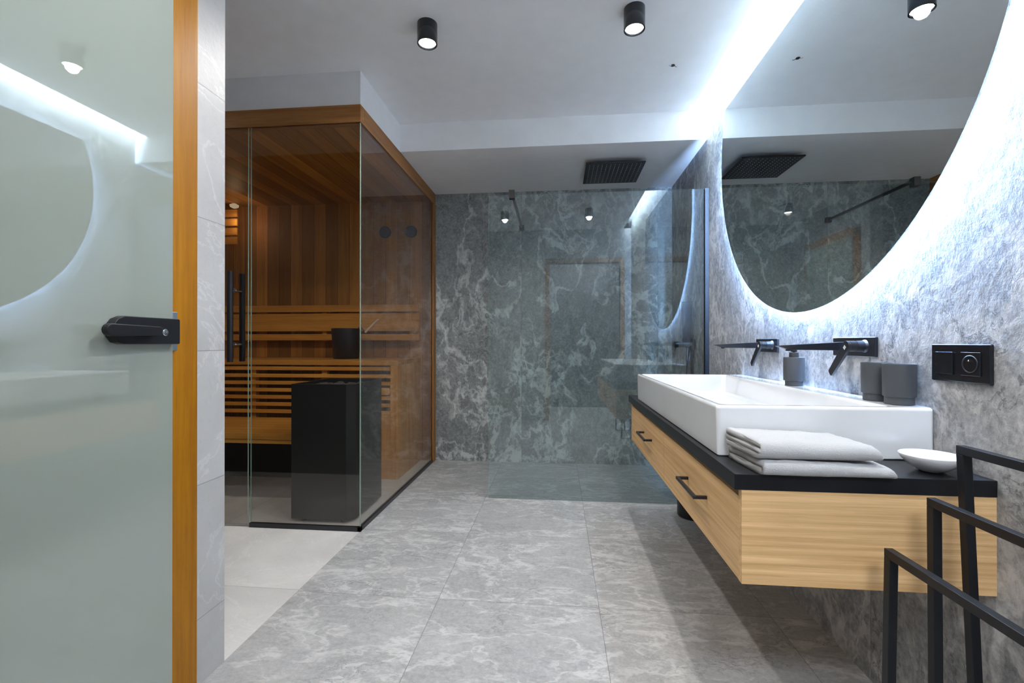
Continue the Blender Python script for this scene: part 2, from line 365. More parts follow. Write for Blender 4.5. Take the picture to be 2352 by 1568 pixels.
# ---------------------------------------------------------------- downlights
def downlight(x, y, label, watts=1.0):
    zb = Z2 - 0.10
    t = thing('ceiling_spotlight', (x, y, Z2), label, 'ceiling light', 'round black ceiling spotlights')
    bm = lathe(bmesh.new(), [(0.044, 0.0), (0.0495, 0.001), (0.0495, 0.099), (0.049, 0.1), (0.0, 0.1)][:4], (x, y, zb), cap=False)
    # inner wall of the can
    n = 48
    bm2 = bmesh.new(); lathe(bm2, [(0.0495, 0.0), (0.0495, 0.1), (0.040, 0.1), (0.040, 0.012), (0.043, 0.0), (0.0495, 0.0)], (x, y, zb), cap=False)
    bm.free(); obj('housing', bm2, M['plastic'], t, smooth=True, bevel=0.0)
    obj('lens', lathe(bmesh.new(), [(0.0392, 0.0), (0.0392, 0.003)], (x, y, zb + 0.006)), M['lens'], t)
    ld = bpy.data.lights.new('spot', 'SPOT'); ld.energy = SPOT_W*watts; ld.color = WARM; ld.spot_size = math.radians(155); ld.spot_blend = 0.6
    ld.shadow_soft_size = 0.030
    lo = bpy.data.objects.new('bulb', ld); link(lo, t); lo.location = (0, 0, -0.1 - 0.003)
    return t
downlight(-0.647, 2.24, 'black cylinder ceiling spotlight nearest the sauna, left of the two seen directly', 1.1)
downlight(0.3625, 2.234, 'black cylinder ceiling spotlight nearer the mirror, right of the two seen directly')
downlight(-0.64, 0.90, 'ceiling spotlight behind the viewer, mirrored as the left dot in the shower screen', 0.6)
downlight(-2.42, 2.15, 'ceiling spotlight over the light-tiled alcove in front of the sauna door', 0.9)
downlight(0.37, 0.93, 'ceiling spotlight behind the viewer, mirrored as the right dot in the shower screen')

# added fill lamp in the unseen hallway, brightens the room through the doorway
t = thing('hallway_lamp', (0.37, -0.85, 2.6), 'flat white ceiling lamp in the hallway behind the viewer', 'ceiling light')
obj('housing', B(-0.13, 0.87, -1.10, -0.60, 2.57, 2.599), M['paint'], t, bevel=0.004)
obj('diffuser', B(-0.11, 0.85, -1.08, -0.62, 2.562, 2.5695), M['hall'], t)

downlight(-1.62, 0.80, 'ceiling spotlight in the next room behind the frosted glass door', 1.6)

# torn ceiling fitting: small dark hole with two wire ends
t = thing('ceiling_hole', (0.655, 2.71, Z2), 'tiny dark hole with wire ends in the ceiling near the light slot', 'wire hole')
obj('hole_ring', lathe(bmesh.new(), [(0.012, 0), (0.010, 0.003)], (0.655, 2.71, Z2 - 0.003)), M['darkgap'], t)
obj('wire', tube(bmesh.new(), [(0.650, 2.71, Z2), (0.64, 2.705, Z2 - 0.008), (0.632, 2.70, Z2 - 0.006)], 0.0015, 6), M['steelstrip'], t)
obj('wire', tube(bmesh.new(), [(0.660, 2.71, Z2), (0.672, 2.715, Z2 - 0.008), (0.68, 2.72, Z2 - 0.005)], 0.0015, 6), M['black'], t)

# ---------------------------------------------------------------- round mirror
MX, MY, MZ, MR, MTOP = 0.9935, 1.9965, 2.1477, 0.9226, 2.487
def ring_pts(r, top, n=160):
    a0 = math.asin(min(1, (top - MZ) / r)); out = []
    for k in range(n + 1):
        a = math.pi - a0 + (math.pi + 2*a0) * k / n
        out.append((MY + r*math.cos(a), MZ + r*math.sin(a)))
    return out
t = thing('wall_mirror', (MX, MY, MZ), 'huge round frameless mirror with flat top and glowing halo on stone wall', 'mirror')
obj('glass', prism(bmesh.new(), ring_pts(MR, MTOP), 0, MX, MX + 0.005), M['mirror'], t)
obj('backing_plate', prism(bmesh.new(), ring_pts(MR - 0.074, MTOP - 0.074), 0, MX + 0.0052, XW - 0.0005), M['seal'], t)
bm = bmesh.new(); P = ring_pts(MR - 0.070, MTOP - 0.070); n = len(P)
A = [bm.verts.new((MX + 0.0062, y, z)) for y, z in P]; D = [bm.verts.new((XW - 0.003, y, z)) for y, z in P]
for i in range(n): bm.faces.new((A[i], A[(i+1) % n], D[(i+1) % n], D[i]))
obj('light_strip', bm, M['led'], t)

# ---------------------------------------------------------------- shower
XG, YG, ZG = -0.487, 3.2297, 2.1413
t = thing('shower_screen', ((XG + XW)/2, YG, 0), 'clear fixed glass shower screen standing between floor and black wall profile', 'shower screen')
def pane(x0, x1, y0, y1, z0, z1, thin):
    bm = bmesh.new(); fs = box(bm, x0, x1, y0, y1, z0, z1)
    for f in fs:
        f.normal_update()
        if abs(f.normal[thin]) < 0.5: f.material_index = 1
    return bm
obj('glass_panel', pane(XG, XW - 0.012, YG, YG + 0.008, 0.001, ZG, 1), [M['gscreen'], M['gedge']], t)
obj('wall_profile', BB((XW - 0.026, XW, YG - 0.012, YG - 0.001, 0, ZG), (XW - 0.026, XW, YG + 0.009, YG + 0.020, 0, ZG), (XW - 0.010, XW, YG - 0.002, YG + 0.010, 0, ZG)), M['frameblack'], t, bevel=0.001)
t2 = thing('stabilizer_bar', (-0.32, YG, ZG), 'black square stabilizer bar between the screen top and marble wall', 'support bar')
obj('bar', bar(bmesh.new(), (-0.322, YG - 0.005, ZG + 0.012), (-0.328, YB, ZG + 0.012), 0.018), M['frameblack'], t2, bevel=0.001)
obj('wall_bracket', B(-0.350, -0.306, YB - 0.03, YB, ZG - 0.012, ZG + 0.034), M['frameblack'], t2, bevel=0.002)
obj('glass_clamp', B(-0.342, -0.302, YG - 0.018, YG + 0.026, ZG - 0.03, ZG + 0.030), M['frameblack'], t2, bevel=0.002)

t = thing('rain_shower_head', (0.432, 3.7215, Z1), 'flat black square rain shower head mounted under the lowered ceiling', 'shower head')
sx0, sx1, sy0, sy1, sz = 0.2117, 0.6526, 3.5005, 3.9425, 2.441
obj('plate', B(sx0, sx1, sy0, sy1, sz, sz + 0.010), M['black'], t, bevel=0.002)
obj('stem', lathe(bmesh.new(), [(0.05, 0), (0.05, 0.005), (0.018, 0.008), (0.018, Z1 - sz - 0.010)], (0.432, 3.7215, sz + 0.010)), M['black'], t)
bm = bmesh.new()
for i in range(13):
    for j in range(13):
        if (i + j) % 2 == 0 or True:
            lathe(bm, [(0.0032, 0.0015), (0.0026, 0.0)], (sx0 + 0.030 + i*(sx1 - sx0 - 0.06)/12, sy0 + 0.030 + j*(sy1 - sy0 - 0.06)/12, sz - 0.0013), n=8)
o = obj('nozzle_grid', bm, M['dots'], t); o['kind'] = 'stuff'; o['label'] = 'rows of pale rubber spray nozzles'

YM = 3.56
t = thing('shower_mixer', (XW, YM, 1.08), 'black wall mixer tap with hand shower behind the glass screen', 'shower tap')
obj('wall_flange', lathe(bmesh.new(), [(0.045, 0), (0.045, 0.008), (0.040, 0.012)], (XW, YM, 1.085), (-1, 0, 0)), M['black'], t, smooth=False, bevel=0.001)
obj('body', lathe(bmesh.new(), [(0.020, 0.0), (0.020, 0.09), (0.022, 0.092), (0.022, 0.135), (0.020, 0.137)], (XW - 0.008, YM, 1.085), (-1, 0, 0)), M['black'], t)
obj('lever', bar(bmesh.new(), (XW - 0.130, YM, 1.085), (XW - 0.152, YM, 0.985), 0.012), M['black'], t, bevel=0.002)
obj('holder', BB((XW - 0.10, XW - 0.012, YM - 0.012, YM + 0.012, 1.13, 1.155), (XW - 0.052, XW, YM + 0.005, YM + 0.030, 0.985, 1.15)), M['black'], t, bevel=0.003)
bm = bmesh.new()
prism(bm, [(YM - 0.012, 1.085), (YM + 0.012, 1.085), (YM + 0.013, 1.20), (YM + 0.030, 1.25), (YM + 0.030, 1.395), (YM + 0.024, 1.405), (YM - 0.024, 1.405), (YM - 0.030, 1.395), (YM - 0.030, 1.25), (YM - 0.013, 1.20)], 0, XW - 0.088, XW - 0.026)
# widen paddle across the wall normal too so that it reads as a flat wand from the room
obj('hand_shower', bm, M['plastic'], t, bevel=0.004)
H = [(XW - 0.048, YM, 1.085)]
for k in range(1, 25):
    a = k/24; H.append((XW - 0.048 - 0.03*math.sin(a*math.pi), YM - 0.02*a, 1.085 - 0.75*math.sin(a*math.pi)**0.8 if a < 1 else 1.08))
H[-1] = (XW - 0.025, YM - 0.025, 1.06)
obj('hose', tube(bmesh.new(), H, 0.0065, 10), M['black'], t, smooth=True)
obj('outlet_pipe', lathe(bmesh.new(), [(0.013, 0), (0.013, 0.03), (0.009, 0.035), (0.009, 0.40)], (XW - 0.025, YM - 0.03, 1.075), (0, 0, -1)), M['black'], t)

# ---------------------------------------------------------------- vanity
X0, Y0, Y1, ZT = 0.4293, 1.174, 2.8675, 0.7796
XCB, ZCB, ZCT = 0.4465, 0.5107, 0.7406
YSPL = 2.01
t = thing('vanity_cabinet', (XW, (Y0 + Y1)/2, ZCB), 'wall-hung oak vanity cabinet with two drawers under the black worktop', 'cabinet')
obj('side_panel', B(XCB, XW, Y0 + 0.002, Y0 + 0.022, ZCB, ZCT), M['oak'], t, bevel=0.0008)
obj('side_panel', B(XCB, XW, Y1 - 0.025, Y1 - 0.005, ZCB, ZCT), M['oak'], t, bevel=0.0008)
obj('body', BB((XCB + 0.03, XW, Y0 + 0.023, Y1 - 0.026, ZCB + 0.004, ZCT), ), M['oaky'], t)
for y0, y1 in ((Y0 + 0.0235, YSPL - 0.0015), (YSPL + 0.0015, Y1 - 0.0265)):
    d = obj('drawer', B(XCB + 0.001, XCB + 0.0295, y0, y1, ZCB, ZCT - 0.022), M['oaky'], t, bevel=0.0008)
    yc = 1.545 if y0 < 1.5 else 2.36
    bm = bmesh.new(); s = 0.010; xb = 0.412; zh = 0.632
    bar(bm, (xb, yc - 0.105, zh), (xb, yc + 0.105, zh), s)
    bar(bm, (xb + s/2, yc - 0.100, zh), (XCB + 0.0015, yc - 0.100, zh), s); bar(bm, (xb + s/2, yc + 0.100, zh), (XCB + 0.0015, yc + 0.100, zh), s)
    h = obj('handle', bm, M['black'], d, bevel=0.0012); h['label'] = 'black bar pull'
o = obj('countertop', B(X0, XW, Y0, Y1, ZCT, ZT), M['counter'], bevel=0.0015, origin=(XW, 2.0, ZCT))
tag(o, 'black stone worktop lying on the oak vanity cabinet', 'worktop')

XK, YK, YK1, ZK = 0.446, 1.350, 2.660, 0.923
bm = bmesh.new()
def loop(x0, x1, y0, y1, z, r, n=6):
    pts = []
    for cx, cy, a0 in ((x1 - r, y1 - r, 0), (x0 + r, y1 - r, 90), (x0 + r, y0 + r, 180), (x1 - r, y0 + r, 270)):
        for k in range(n + 1):
            a = math.radians(a0 + 90*k/n); pts.append(bm.verts.new((cx + r*math.cos(a), cy + r*math.sin(a), z)))
    return pts
L = [loop(XK + 0.006, XW - 0.001, YK + 0.006, YK1 - 0.006, ZT + 0.0005, 0.006), loop(XK + 0.003, XW - 0.001, YK + 0.003, YK1 - 0.003, ZT + 0.004, 0.008), loop(XK, XW - 0.0005, YK, YK1, ZK - 0.010, 0.012),
     loop(XK + 0.001, XW - 0.001, YK + 0.001, YK1 - 0.001, ZK - 0.005, 0.012), loop(XK + 0.004, XW - 0.003, YK + 0.004, YK1 - 0.004, ZK - 0.001, 0.012), loop(XK + 0.008, XW - 0.006, YK + 0.008, YK1 - 0.008, ZK, 0.010),
     loop(XK + 0.018, 0.918, YK + 0.022, YK1 - 0.022, ZK, 0.02), loop(XK + 0.021, 0.915, YK + 0.025, YK1 - 0.025, ZK - 0.003, 0.02), loop(XK + 0.023, 0.912, YK + 0.028, YK1 - 0.028, ZK - 0.012, 0.02),
     loop(XK + 0.030, 0.900, YK + 0.045, YK1 - 0.045, ZK - 0.085, 0.03), loop(XK + 0.045, 0.885, YK + 0.065, YK1 - 0.065, ZK - 0.098, 0.03), loop(XK + 0.20, 0.73, YK + 0.35, YK1 - 0.35, ZK - 0.106, 0.03)]
for a, b in zip(L, L[1:]):
    for i in range(len(a)): bm.faces.new((a[i], a[(i+1) % len(a)], b[(i+1) % len(a)], b[i]))
bm.faces.new(L[0][::-1]); bm.faces.new(L[-1])
t = thing('washbasin', (0.73, 2.0, ZT), 'long white rectangular double washbasin on the black worktop', 'sink')
o = obj('basin', bm, M['ceramic'], t, smooth=True); wn_ = o.modifiers.new('weighted', 'WEIGHTED_NORMAL'); wn_.weight = 90; wn_.keep_sharp = False
obj('drain', lathe(bmesh.new(), [(0.033, 0), (0.033, 0.003), (0.028, 0.006), (0.0, 0.007)][:3], (0.68, 2.0, ZK - 0.106)), M['chrome'], t, smooth=False)

# faucets: wall plate, long flat spout, cylinder with flat lever
def faucet(yc, label):
    t = thing('wall_faucet', (XW, yc, 1.085), label, 'tap', 'black wall-mounted basin taps')
    obj('wall_plate', B(XW - 0.010, XW + 0.001, yc - 0.113, yc + 0.113, 1.053, 1.118), M['black'], t, bevel=0.003, seg=3)
    ys = yc + 0.062; bm = bmesh.new(); rings = []
    for k in range(13):
        a = k/12; x = XW - 0.008 - 0.222*a; wd = 0.017 - 0.001*a; top = 1.102 - 0.013*a; th = 0.030 - 0.015*a
        if a > 0.85: th *= max(0.15, 1 - (a - 0.85)/0.15)
        rings.append([bm.verts.new(p) for p in ((x, ys - wd, top), (x, ys + wd, top), (x, ys + wd*0.8, top - th), (x, ys - wd*0.8, top - th))])
    for a, b in zip(rings, rings[1:]):
        for i in range(4): bm.faces.new((a[i], a[(i+1) % 4], b[(i+1) % 4], b[i]))
    bm.faces.new(rings[0][::-1]); bm.faces.new(rings[-1])
    sp = obj('spout', bm, M['black'], t, bevel=0.002)
    obj('aerator', lathe(bmesh.new(), [(0.008, 0), (0.008, 0.010)], (XW - 0.190, ys, 1.070)), M['black'], sp)
    yh = yc - 0.063; zh = 1.088
    obj('cartridge_housing', lathe(bmesh.new(), [(0.022, 0.0), (0.0185, 0.008), (0.0175, 0.030), (0.0165, 0.0305), (0.0165, 0.0325), (0.0175, 0.033), (0.0175, 0.050), (0.0165, 0.0515)], (XW - 0.009, yh, zh), (-1, 0, 0)), M['black'], t, smooth=True).data.shade_flat()
    # lever: flat rounded bar hanging from the end of the cylinder, pointing down and away
    d = Vector((0, 0.095, -0.100)).normalized(); s = Vector((0, d.z, -d.y)); xl = XW - 0.060
    bm = bmesh.new(); out = []
    for k in range(13):
        a = math.pi/2 + math.pi*k/12; out.append(-d*0 + (-d*math.sin(a - math.pi/2) if 0 else d*math.cos(a)*0.0175) + s*math.sin(a)*0.0175)
    end = [d*0.128 - s*0.012, d*0.132 - s*0.008, d*0.134 + s*0.008, d*0.130 + s*0.013]
    prof = out + end
    c0 = Vector((xl, yh, zh)); A = [bm.verts.new(c0 + p) for p in prof]; D = [bm.verts.new(c0 + p + Vector((-0.009, 0, 0))) for p in prof]
    for i in range(len(prof)): bm.faces.new((A[i], A[(i+1) % len(prof)], D[(i+1) % len(prof)], D[i]))
    bm.faces.new(A[::-1]); bm.faces.new(D)
    lv = obj('lever', bm, M['black'], t, bevel=0.0015)
    q = c0 + d*0.006 + Vector((-0.0093, 0, 0)); bm = bmesh.new()
    u = d.cross(Vector((1, 0, 0)))
    for k in range(3):   # tiny three-stroke maker's mark
        c = q + d*0.0045*(k - 1) + Vector((0, 0, 0)); hw, hh = 0.0055, 0.0013
        vs = [bm.verts.new(c + u*a + d*b + Vector((z, 0, 0))) for z in (0, -0.0006) for a, b in ((-hw, -hh), (hw, -hh), (hw, hh), (-hw, hh))]
        for f in ((0,1,2,3),(7,6,5,4),(0,4,5,1),(1,5,6,2),(2,6,7,3),(3,7,4,0)): bm.faces.new([vs[i] for i in f])
    obj('emblem', bm, M['seal'], lv)
    return t
faucet(1.686, 'black wall-mounted basin tap between soap dispenser and cups, the nearer tap')
faucet(2.345, 'black wall-mounted basin tap left of the soap dispenser, the farther tap')

# ---------------------------------------------------------------- things on the basin
zc = ZK + 0.0005
t = thing('soap_dispenser', (0.966, 2.0, zc), 'dark grey round soap dispenser with pump on the basin rim', 'soap dispenser')
x, y = 0.966, 2.0
obj('bottle', lathe(bmesh.new(), [(0.031, 0), (0.032, 0.001), (0.032, 0.020), (0.0385, 0.0215), (0.0385, 0.114), (0.0375, 0.116), (0.020, 0.116)], (x, y, zc)), M['cup'], t, bevel=0.0008)
obj('collar', lathe(bmesh.new(), [(0.0175, 0), (0.0175, 0.019), (0.0165, 0.020), (0.006, 0.020)], (x, y, zc + 0.116)), M['cup'], t, bevel=0.0006)
bm = lathe(bmesh.new(), [(0.012, 0.0), (0.012, 0.014), (0.011, 0.015)], (x, y, zc + 0.138)); tube(bm, [(x, y, zc + 0.130), (x, y, zc + 0.140)], 0.005)
prism(bm, [(y - 0.007, zc + 0.153), (y + 0.007, zc + 0.153), (y + 0.007, zc + 0.160), (y - 0.007, zc + 0.160)], 0, x - 0.045, x + 0.012)
obj('pump', bm, M['black'], t)
def cup(x, y, label):
    t = thing('tumbler', (x, y, zc), label, 'cup', 'dark grey tumblers on the basin rim')
    obj('vessel', lathe(bmesh.new(), [(0.0335, 0), (0.0345, 0.001), (0.0345, 0.0215), (0.0385, 0.023), (0.0395, 0.114), (0.0392, 0.1155), (0.0375, 0.1155), (0.0370, 0.113), (0.0355, 0.028), (0.010, 0.026)], (x, y, zc)), M['cup'], t, bevel=0.0006)
cup(0.9735, 1.424, 'dark grey tumbler on the basin rim, the nearer one in front of its twin')
cup(0.9700, 1.513, 'dark grey tumbler on the basin rim, half hidden behind its twin')

# soap dish
t = thing('soap_dish', (0.925, 1.246, ZT), 'shallow white soap dish with soap, right of the towels', 'soap dish')
obj('dish', lathe(bmesh.new(), [(0.022, 0.0), (0.026, 0.002), (0.045, 0.014), (0.060, 0.030), (0.0645, 0.040), (0.0642, 0.0415), (0.0625, 0.0412), (0.057, 0.031), (0.042, 0.018), (0.020, 0.010)], (0.925, 1.246, ZT + 0.0005)), M['ceramic'], t, smooth=True)
o = obj('soap_bar', B(0.893, 0.957, 1.224, 1.270, ZT + 0.0225, ZT + 0.043), M['soap'], bevel=0.008, seg=4, origin=(0.925, 1.248, ZT + 0.0175))
tag(o, 'off-white soap bar lying in the shallow white dish', 'soap')

# towels
def towel(x0, x1, y0, y1, z0, th, slits, label, skew=0.0, seed=0):
    """Folded towel: one round fold along the front, sheet edges showing at the ends, fluffy pile."""
    from mathutils import noise
    bm = bmesh.new(); nx, W, r, n = 60, x1 - x0, th/2, 26; prof = []
    for k in range(n): prof.append((y1 - 0.004 - (y1 - y0 - r - 0.004)*k/n, 0.0))
    for k in range(13):
        a = -math.pi/2 - math.pi*k/12; prof.append((y0 + r + r*math.cos(a), r + r*math.sin(a)))
    for k in range(1, n + 1): prof.append((y0 + r + (y1 - y0 - r - 0.004)*k/n, th))
    prof.append((y1, th - 0.004))
    g = 0.0011                                  # the slits between the sheets, seen from the ends
    for q in range(slits, 0, -1):
        zc_ = th*q/(slits + 1); yi = y0 + 0.006 + 0.010*(q % 2)
        prof.append((y1, zc_ + g + 0.003)); 
        for k in range(0, 11): prof.append((y1 - 0.003 - (y1 - yi - 0.003)*k/10, zc_ + g))
        for k in range(10, -1, -1): prof.append((y1 - 0.003 - (y1 - yi - 0.003)*k/10, zc_ - g))
        prof.append((y1, zc_ - g - 0.003))
    prof.append((y1, 0.004)); cols = []
    for i in range(nx + 1):
        f = i/nx; e = min(f, 1 - f)*W; ring = []; rnd_ = max(0, 1 - e/0.010)**2
        tap = 1 - 0.20*f - (0.35 if f > 0.5 else 0.06)*rnd_
        for (yy, zz) in prof:
            q = Vector((x0 + W*f, yy, 0.3*seed)); v = noise.noise(Vector((q.x*10, q.y*10, seed)))
            hgt = zz/th; yb = (yy - y0)/(y1 - y0)
            xx = x0 + W*f + skew*(yy - y0) + 0.010*noise.noise(Vector((yy*7, seed*3.1, 2.0)))*(1 if f > 0.5 else 0.5) + 0.004*noise.noise(Vector((yy*30, zz*150, seed)))
            dz = hgt*(0.0055*v + 0.0016*noise.noise(q*55) + 0.0009*noise.noise(q*160))
            dy = (1 - yb)*(0.0050*noise.noise(Vector((q.x*9, seed*1.7, 0))) + 0.0014*noise.noise(Vector((q.x*60, zz*90, seed))))
            ring.append(bm.verts.new((xx, yy + dy, z0 + zz*tap + dz)))
        cols.append(ring)
    m = len(prof)
    for a, b in zip(cols, cols[1:]):
        for k in range(m): bm.faces.new((a[k], a[(k+1) % m], b[(k+1) % m], b[k]))
    bm.faces.new(cols[0][::-1]); bm.faces.new(cols[-1])
    o = obj('folded_towel', bm, M['towel'], smooth=True, origin=((x0 + x1)/2, (y0 + y1)/2, z0))
    return tag(o, label, 'towel', 'folded white towels on the worktop')
towel(0.494, 0.788, 1.154, 1.338, ZT + 0.0008, 0.036, 1, 'folded white towel directly on the black worktop, lower of the pair', -0.12, 1)
towel(0.486, 0.758, 1.156, 1.334, ZT + 0.0385, 0.046, 2, 'folded white towel lying on the other towel, upper of the pair', -0.12, 5)

# socket plate
t = thing('socket_plate', (XW, 1.267, 1.046), 'black double wall plate with switch and power socket on the stone wall', 'socket')
obj('frame', B(XW - 0.009, XW + 0.001, 1.181, 1.353, 0.999, 1.096), M['plastic'], t, bevel=0.004, seg=3)
obj('switch_rocker', B(XW - 0.013, XW - 0.0085, 1.281, 1.334, 1.018, 1.076), M['plastic'], t, bevel=0.0015)
s = obj('socket_insert', B(XW - 0.012, XW - 0.0085, 1.204, 1.258, 1.018, 1.076), M['plastic'], t, bevel=0.0012)
obj('socket_well', lathe(bmesh.new(), [(0.0215, 0.0), (0.0215, 0.0028), (0.0195, 0.0030), (0.0190, 0.0008)], (XW - 0.0105, 1.231, 1.047), (-1, 0, 0)), M['black'], s, smooth=True)
obj('earth_pin', lathe(bmesh.new(), [(0.0022, 0.0), (0.0022, 0.005), (0.0015, 0.0065)], (XW - 0.011, 1.231, 1.055), (-1, 0, 0), 16), M['chrome'], s)

# bin under the worktop's far end
t = thing('waste_bin', (0.865, 3.03, 0), 'black round bin on the floor below the far end of the vanity', 'bin')
obj('bucket', lathe(bmesh.new(), [(0.100, 0.0), (0.105, 0.005), (0.108, 0.26), (0.106, 0.265)], (0.865, 3.03, 0.0005)), M['black'], t, smooth=False)
obj('lid', lathe(bmesh.new(), [(0.109, 0.0), (0.109, 0.012), (0.080, 0.024), (0.03, 0.028)], (0.865, 3.03, 0.266)), M['black'], t)

# ---------------------------------------------------------------- towel rack
t = thing('towel_rack', (0.80, 0.82, 0), 'black square-tube towel rack with three stepped rails beside the vanity', 'towel rack')
S = 0.0185
for (x, z, lean, lab) in ((0.735, 0.641, -0.012, 'lowest'), (0.823, 0.757, 0.004, 'middle'), (0.883, 0.874, 0.036, 'tallest')):
    yf, yn = 1.10, 0.60
    fr = obj('rail', bar(bmesh.new(), (x, yf + S/2, z - S/2), (x, yn - S/2, z - S/2), S), M['frameblack'], t, bevel=0.0012)
    for yy in (yf, yn):
        obj('post', bar(bmesh.new(), (x + lean, yy, 0.0), (x, yy, z - S), S), M['frameblack'], t, bevel=0.0012)
for yy in (1.10, 0.60):
    obj('foot_bar', BB((0.715, 0.93, yy - S/2, yy + S/2, 0.0, 0.012)), M['frameblack'], t, bevel=0.001)

# ---------------------------------------------------------------- left glass door
GX = -1.121
d = bpy.data.objects.new('door_1', None); link(d); d.location = (GX, 0.8, 0); d['kind'] = 'structure'
d['label'] = 'frosted glass door with black lever lock in amber wood frame'
obj('door_frame', BB((XL - 0.13, -1.130, 1.250, 1.348, 0, 2.32), (XL - 0.13, -1.130, 0.26, 0.355, 0, 2.32), (XL - 0.13, -1.130, 0.26, 1.348, 2.24, 2.335)), M['jamb'], d, bevel=0.003)
obj('glass_leaf', pane(GX - 0.008, GX, 0.33, 1.243, 0.006, 2.245, 0), [M['frost'], M['gedge']], d)
lk = obj('lock_case', prism(bmesh.new(), [(1.052 + 0.0, 1.100), (1.070, 1.0955), (1.240, 1.0955), (1.243, 1.098), (1.243, 1.165), (1.240, 1.168), (1.070, 1.168), (1.052, 1.160), (1.040, 1.145), (1.037, 1.131), (1.040, 1.115)], 0, GX, GX + 0.024), M['frameblack'], d, bevel=0.003, seg=3)
bm = bmesh.new(); pr_ = []
for k in range(9):
    a = math.pi/2 + math.pi*k/8; pr_.append((0.998 + 0.0155 + 0.0155*math.cos(a), 1.131 + 0.0155*math.sin(a)))
pr_ += [(1.150, 1.119), (1.156, 1.122), (1.156, 1.140), (1.150, 1.143)]
prism(bm, pr_, 0, GX + 0.034, GX + 0.050)
prism(bm, [(1.110, 1.118), (1.152, 1.118), (1.152, 1.144), (1.110, 1.144)], 0, GX + 0.023, GX + 0.036)
obj('lever', bm, M['frameblack'], lk, bevel=0.003, seg=3)
obj('key_cylinder', lathe(bmesh.new(), [(0.0095, 0), (0.0095, 0.003), (0.008, 0.004), (0.0035, 0.0042), (0.003, 0.003)], (GX + 0.0235, 1.190, 1.128), (1, 0, 0), 24), M['chrome'], lk)
obj('strike_plate', B(-1.130, -1.122, 1.2455, 1.262, 1.076, 1.190), M['steelstrip'], d, bevel=0.002)

# ---------------------------------------------------------------- sauna cabin
t = thing('sauna_cabin', (-2.1, YS, 0), 'built-in sauna cabin with dark glass front and reddish timber lining', 'sauna')
t['label'] = 'built-in sauna cabin with tinted glass walls and brown timber lining'
ZS = 2.385
obj('fascia', BB((XA, XL + 0.004, YS - 0.008, YS + 0.05, ZS, Z1), ), M['beam'], t, bevel=0.0015)
obj('fascia', BB((XL - 0.055, XL + 0.004, YS + 0.051, YB, ZS, Z1)), M['beamy'], t, bevel=0.0015)
obj('corner_post', B(XL - 0.03, XL + 0.010, 4.135, YB, 0.0, ZS), M['post'], t, bevel=0.0015)
XD = -1.83
obj('front_panel', pane(XD + 0.004, XL - 0.002, YS, YS + 0.008, 0.012, ZS, 1), [M['gsauna'], M['gedge']], t)
obj('side_panel', pane(XL - 0.008, XL, YS + 0.009, 4.135, 0.012, ZS, 0), [M['gsauna'], M['gedge']], t)
obj('front_panel', pane(XA + 0.002, XD - 0.806, YS, YS + 0.008, 0.012, ZS, 1), [M['gsauna'], M['gedge']], t)
dr = obj('door', pane(XD - 0.80, XD - 0.012, YS - 0.002, YS + 0.006, 0.014, ZS, 1), [M['gsauna'], M['gedge']], t)
dr['label'] = 'glass door with vertical black bar handles'
obj('floor_profile', BB((XD, XL + 0.006, YS - 0.008, YS + 0.014, 0.0, 0.026), (XL - 0.014, XL + 0.006, YS - 0.008, 4.135, 0.0, 0.026)), M['black'], t, bevel=0.001)
for (x, y) in ((-1.920, YS - 0.050), (-1.920, YS + 0.055)):
    h = obj('handle', tube(bmesh.new(), [(x, y, 0.985), (x, y, 1.52)], 0.0165, 24), M['black'], dr, bevel=0.001)
    h['label'] = 'vertical black tubular bar handle'
obj('handle_bolt', BB(), M['black'], dr) if 0 else None
for z in (1.088, 1.410):
    bm = lathe(bmesh.new(), [(0.0085, 0.0), (0.0085, 0.105)], (-1.920, YS - 0.050, z), (0, 1, 0), 20)
    lathe(bm, [(0.0125, 0.0), (0.0125, 0.006)], (-1.920, YS - 0.012, z), (0, 1, 0), 20)
    obj('handle_bolt', bm, M['chrome'], dr)
obj('wall_cladding', B(XA, XL - 0.031, YB - 0.022, YB, 0, ZS + 0.06), M['sauna_v'], t)
obj('wall_cladding', B(XA, XA + 0.022, YS, YB - 0.022, 0, ZS + 0.06), M['sauna_vy'], t)
obj('ceiling_boards', B(XA + 0.022, XL - 0.056, YS + 0.051, YB - 0.022, ZS + 0.035, ZS + 0.06), M['sauna_c'], t)

YBK = YB - 0.022
XB0, XB1 = XA + 0.03, -1.275
t = thing('sauna_bench', (-2.2, 3.9, 0), 'upper sauna bench of brown slats with solid end panel behind the heater', 'bench')
obj('seat', B(XB0, XB1, 3.585, YBK - 0.002, 0.915, 0.957), M['benchtop'], t, bevel=0.003)
obj('apron', B(XB0, XB1 - 0.07, 3.592, 3.615, 0.872, 0.902), M['bench'], t, bevel=0.002)
for z in (0.827, 0.768, 0.709, 0.650, 0.591, 0.532):
    obj('slat', B(XB0, -1.338, 3.592, 3.612, z - 0.0145, z + 0.0145), M['bench'], t, bevel=0.002)
for x in (-2.55, -1.93, -2.95): obj('leg', B(x, x + 0.045, 3.613, 3.655, 0.0, 0.914), M['benchv'], t)
obj('end_panel', BB((XB1 - 0.02, XB1, 3.585, YBK - 0.002, 0.0, 0.914)), M['benchv'], t, bevel=0.002)
obj('stile', B(-1.338, XB1 - 0.021, 3.585, 3.613, 0.0, 0.914), M['benchv'], t, bevel=0.002)
obj('front_board', B(-1.70, -1.339, 3.592, 3.612, 0.0, 0.515), M['benchv'], t)
t = thing('sauna_bench', (-2.4, 3.25, 0), 'low sauna step bench left of the heater, below the slatted bench', 'bench')
obj('seat', B(XB0, -1.64, 2.935, 3.58, 0.443, 0.485), M['benchtop'], t, bevel=0.003)
